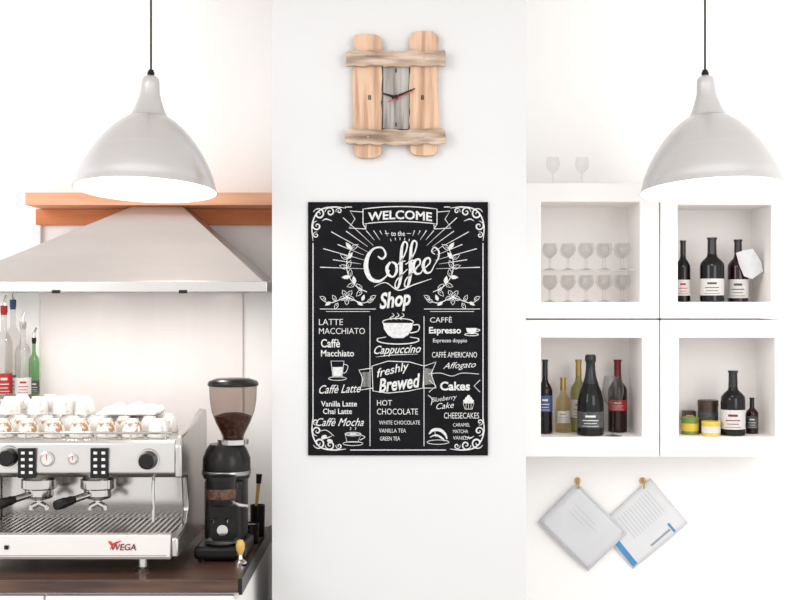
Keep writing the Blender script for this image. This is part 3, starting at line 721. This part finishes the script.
for zlev in (zfu+.0006,ZS+.0006):
    for j,yy_ in enumerate((.26,.35)):
        for i in range(5):
            place(wg,used,(OX[0]+.036+i*.0585+(.006 if j else 0),yy_,zlev),0)
wt=wineglass(.092,.022,'wine_glass','wine glasses on top of the shelf','clear stemmed wine glass standing on top of shelf','glassg')
used=[]
for px in (553,582): place(wt,used,(X(px,.3),.3,Z(183,YU)+.0008),0)
big=wineglass(.19,.034,'wine_glass',None,'large clear wine glass beside the sparkling wine bottle','clearb')
big.location=(X(613,.235),.235,zfl+.0006)
def B(px,top,y,R,zf,gl,cap,lab,lz,label,kind='bordeaux',stripe=None,caph=.22,arc=110,g='wine bottles on the cube shelves'):
    return bottle('wine_bottle',X(px,y),y,zf+.0006,Z(top,y)-zf,R,gl,cap,lab,lz,label,g,kind,stripe,arc,caph)
B(683,241,.31,.0235,zfu,'wineblk','foilk','labelw',(.10,.36),'dark wine bottle with white label at edge of group',stripe='labelr')
B(712,238,.28,.0385,zfu,'wineblk','foilk','labelw',(.10,.36),'broad black wine bottle with white label',stripe='labelk',caph=.26)
bt=B(738,240,.32,.033,zfu,'winered','foilk','labelw',(.06,.36),'dark wine bottle with white label and paper tag',stripe='labelk')
B(545,360,.31,.024,zfl,'wineblk','foilk','labelb',(.30,.52),'dark wine bottle with blue label and black capsule',stripe='labelw')
B(563,378,.35,.024,zfl,'winegold','foilg','labelw',(.18,.40),'pale golden white wine bottle with cream label',stripe='foilg')
B(578.5,360,.37,.026,zfl,'winegrn','foilg','labelw',(.20,.45),'olive green wine bottle with gold capsule',stripe='green')
B(590.5,355,.26,.0425,zfl,'wineblk','foilk','labelk',(.10,.30),'large black sparkling wine bottle with dark label','champagne',stripe='silver',caph=.36)
B(617.5,360,.36,.031,zfl,'winered','foilr','labelr',(.30,.45),'dark red wine bottle with burgundy capsule behind glass',stripe='labelw',caph=.25)
B(733,371,.26,.0385,zfl,'wineblk','foilk','labelw',(.10,.40),'black wine bottle with white and red label',stripe='darkred',caph=.24)
B(752,398,.31,.020,zfl,'winered','foilk','labelk',(.15,.5),'small dark bottle beside larger wine bottle',g='small bottles',stripe='labelw')
# folded paper tag tied at the bottle neck
yt=.275
pts=[(736,253),(745,250),(753,249),(761,262),(763,271),(752,279),(744,276),(739,264)]
V=[W(750,262,yt-.014),W(746,269,yt-.004)]
for p in pts: V.append(W(p[0],p[1],yt+.016*mnoise.noise(Vector((p[0]*.31,p[1]*.27,2)))))
F=[(0,2,3),(0,3,4),(0,4,5),(0,5,6),(0,6,7),(0,7,1),(1,7,8),(1,8,9),(1,9,2),(0,1,2)]
mb=MB().add(V,F); tg=mb.obj('paper_tag','paper2',bt,smooth=0,label='crumpled white paper tag'); so=tg.modifiers.new('s','SOLIDIFY'); so.thickness=.0015
def tin(px,y,R,top,z,mb_,ml,lid,label,nm='tin'):
    x_=X(px,y); H=Z(top,y)-z; r=root(nm,(x_,y,z),label,'tin')
    MB().lathe([(0,0),(R,0),(R*1.02,.002),(R,.004),(R,H*.82),(0,H*.82)],c=(x_,y,z),n=32).obj('tin_body',mb_,r)
    MB().lathe([(R+.0006,H*.2),(R+.0006,H*.65)],c=(x_,y,z),n=32).obj('band',ml,r)
    MB().lathe([(0,H*.82+.0003),(R*1.04,H*.82+.0003),(R*1.04,H-.002),(R*.98,H),(0,H)],c=(x_,y,z),n=32).obj('lid',lid,r)
    return H
zt0=zfl+.0006
tin(690,.29,.028,417,zt0,'green','yellow','green','squat green and yellow tin on the shelf')
tin(711,.245,.029,421,zt0,'yellow','labelw','yellow','yellow round tin with pale band before brown tin')
tin(708,.33,.032,400,zt0,'brown','labelk','brown','brown tin with dark label behind yellow tin')
bx_=root('tea_box',(X(690,.35),.37,zt0),'small dark tea box behind the green tin','box')
MB().box(X(684,.37),X(696,.37),.37,.41,zt0,Z(411,.37)).obj('box_body','brown',bx_,bevel=.001)
MB().box(X(686,.37),X(694,.37),.3690,.3698,zt0+.01,Z(415,.37)).obj('box_label','yellow',bx_,smooth=0)
def sheet(name,pts,y,m,label,deco,hook):
    c=W(*hook,y); r=root(name,c,label,'paper')
    A,Bp,Cp,Dp=[Vector((*p,0)) for p in pts]; n=10; V=[];F=[]
    for j in range(n+1):
        for i in range(n+1):
            u,v=i/n,j/n; p=(A*(1-u)+Bp*u)*(1-v)+(Dp*(1-u)+Cp*u)*v; q=W(p.x,p.y,y)
            V.append((q.x,y-.006*math.sin(math.pi*u)*v-.004*math.sin(math.pi*v),q.z))
    for j in range(n):
        for i in range(n): a_=j*(n+1)+i; F.append((a_,a_+1,a_+n+2,a_+n+1))
    o=MB().add(V,F).obj('sheet',m,r,smooth=60); s_=o.modifiers.new('s','SOLIDIFY'); s_.thickness=.0008; s_.offset=0
    def quad(u0,u1,v0,v1):
        V=[];F=[];k=8
        for i in range(k+1):
            for v in (v0,v1):
                u=u0+(u1-u0)*i/k
                p=(A*(1-u)+Bp*u)*(1-v)+(Dp*(1-u)+Cp*u)*v; q=W(p.x,p.y,y)
                V.append((q.x,y-.006*math.sin(math.pi*u)*v-.004*math.sin(math.pi*v)-.0012,q.z))
        for i in range(k): F.append((2*i,2*i+2,2*i+3,2*i+1))
        return V,F
    mb=MB()
    for (u0,u1,v0,v1,mi) in deco: V,F=quad(u0,u1,v0,v1); mb.add(V,F,mi)
    mb.obj('print',['ink','blue'],r,smooth=0)
    return r
sheet('hanging_document',[(650,478),(688,523),(633,569),(598,526)],WB-.006,'paper','white paper with blue bands hanging from a brass hook',
      [(.12,.6,.15+.05*i,.154+.05*i,0) for i in range(12)]+[(.25,.97,.90,.98,1),(.78,.97,.2,.235,1),(.86,.9,.25,.6,0)],(643,483))
sheet('hanging_document',[(577,483),(627,533),(588,571),(538,522)],WB-.018,'paper2','clear plastic sleeve with white sheet hanging from brass hook',
      [(.04,.96,.03,.036,0),(.04,.96,.96,.966,0),(.04,.046,.03,.96,0),(.955,.961,.03,.96,0),(.2,.6,.3,.304,0),(.2,.7,.38,.384,0),(.2,.5,.46,.464,0)],(578,482))
for px,py in ((578,481),(643,481)):
    c=W(px,py,WB-.01); r=root('wall_hook',(c.x,WB,c.z),'small brass wall hook holding hanging papers','hook','brass paper hooks')
    MB().lathe([(0,.004),(.009,.004),(.011,0),(0,0)],c=(c.x,WB-.0005,c.z),n=20,M_=RX(90)).obj('base_plate','brass',r)
    MB().tube(catmull([(c.x,WB-.003,c.z),(c.x,WB-.020,c.z),(c.x,WB-.032,c.z-.008),(c.x,WB-.032,c.z-.018),(c.x,WB-.026,c.z-.022)],5),.0028,10).obj('hook_arm','brass',r)
    MB().lathe([(0,.0),(.004,.002),(.005,.006),(.003,.010),(0,.011)],c=(c.x,WB-.02,c.z+.003),n=16).obj('finial','brass',r)

# ------------------------------------------------------------------ light and camera
w=bpy.data.worlds.new('world'); scene.world=w; w.use_nodes=True
bg=w.node_tree.nodes['Background']; bg.inputs['Color'].default_value=(1,.992,.985,1); bg.inputs['Strength'].default_value=1.32
def area(name,loc,target,size,energy,col=(1,1,1)):
    l=bpy.data.lights.new(name,'AREA'); l.energy=energy; l.size=size; l.color=col
    o=bpy.data.objects.new(name,l); o.location=loc; COL.objects.link(o)
    o.rotation_euler=(Vector(target)-Vector(loc)).to_track_quat('-Z','Y').to_euler()
area('added_fill_left',(-2.6,-3.2,2.9),(0,.3,1.6),1.6,46)  # unseen soft fill, added from the upper left on the camera side
area('added_fill_right',(2.0,-3.4,2.3),(1.0,.3,1.6),1.6,36)  # unseen soft fill, added to brighten the right bay
cam=bpy.data.cameras.new('camera'); co=bpy.data.objects.new('camera',cam); COL.objects.link(co)
co.location=(0,-D0,CZ); co.rotation_euler=(math.radians(90),0,0)
cam.sensor_width=36; cam.lens=36*D0/(800*K); cam.clip_start=.05
scene.camera=co
scene.view_settings.view_transform='Standard'
scene.view_settings.look='None'
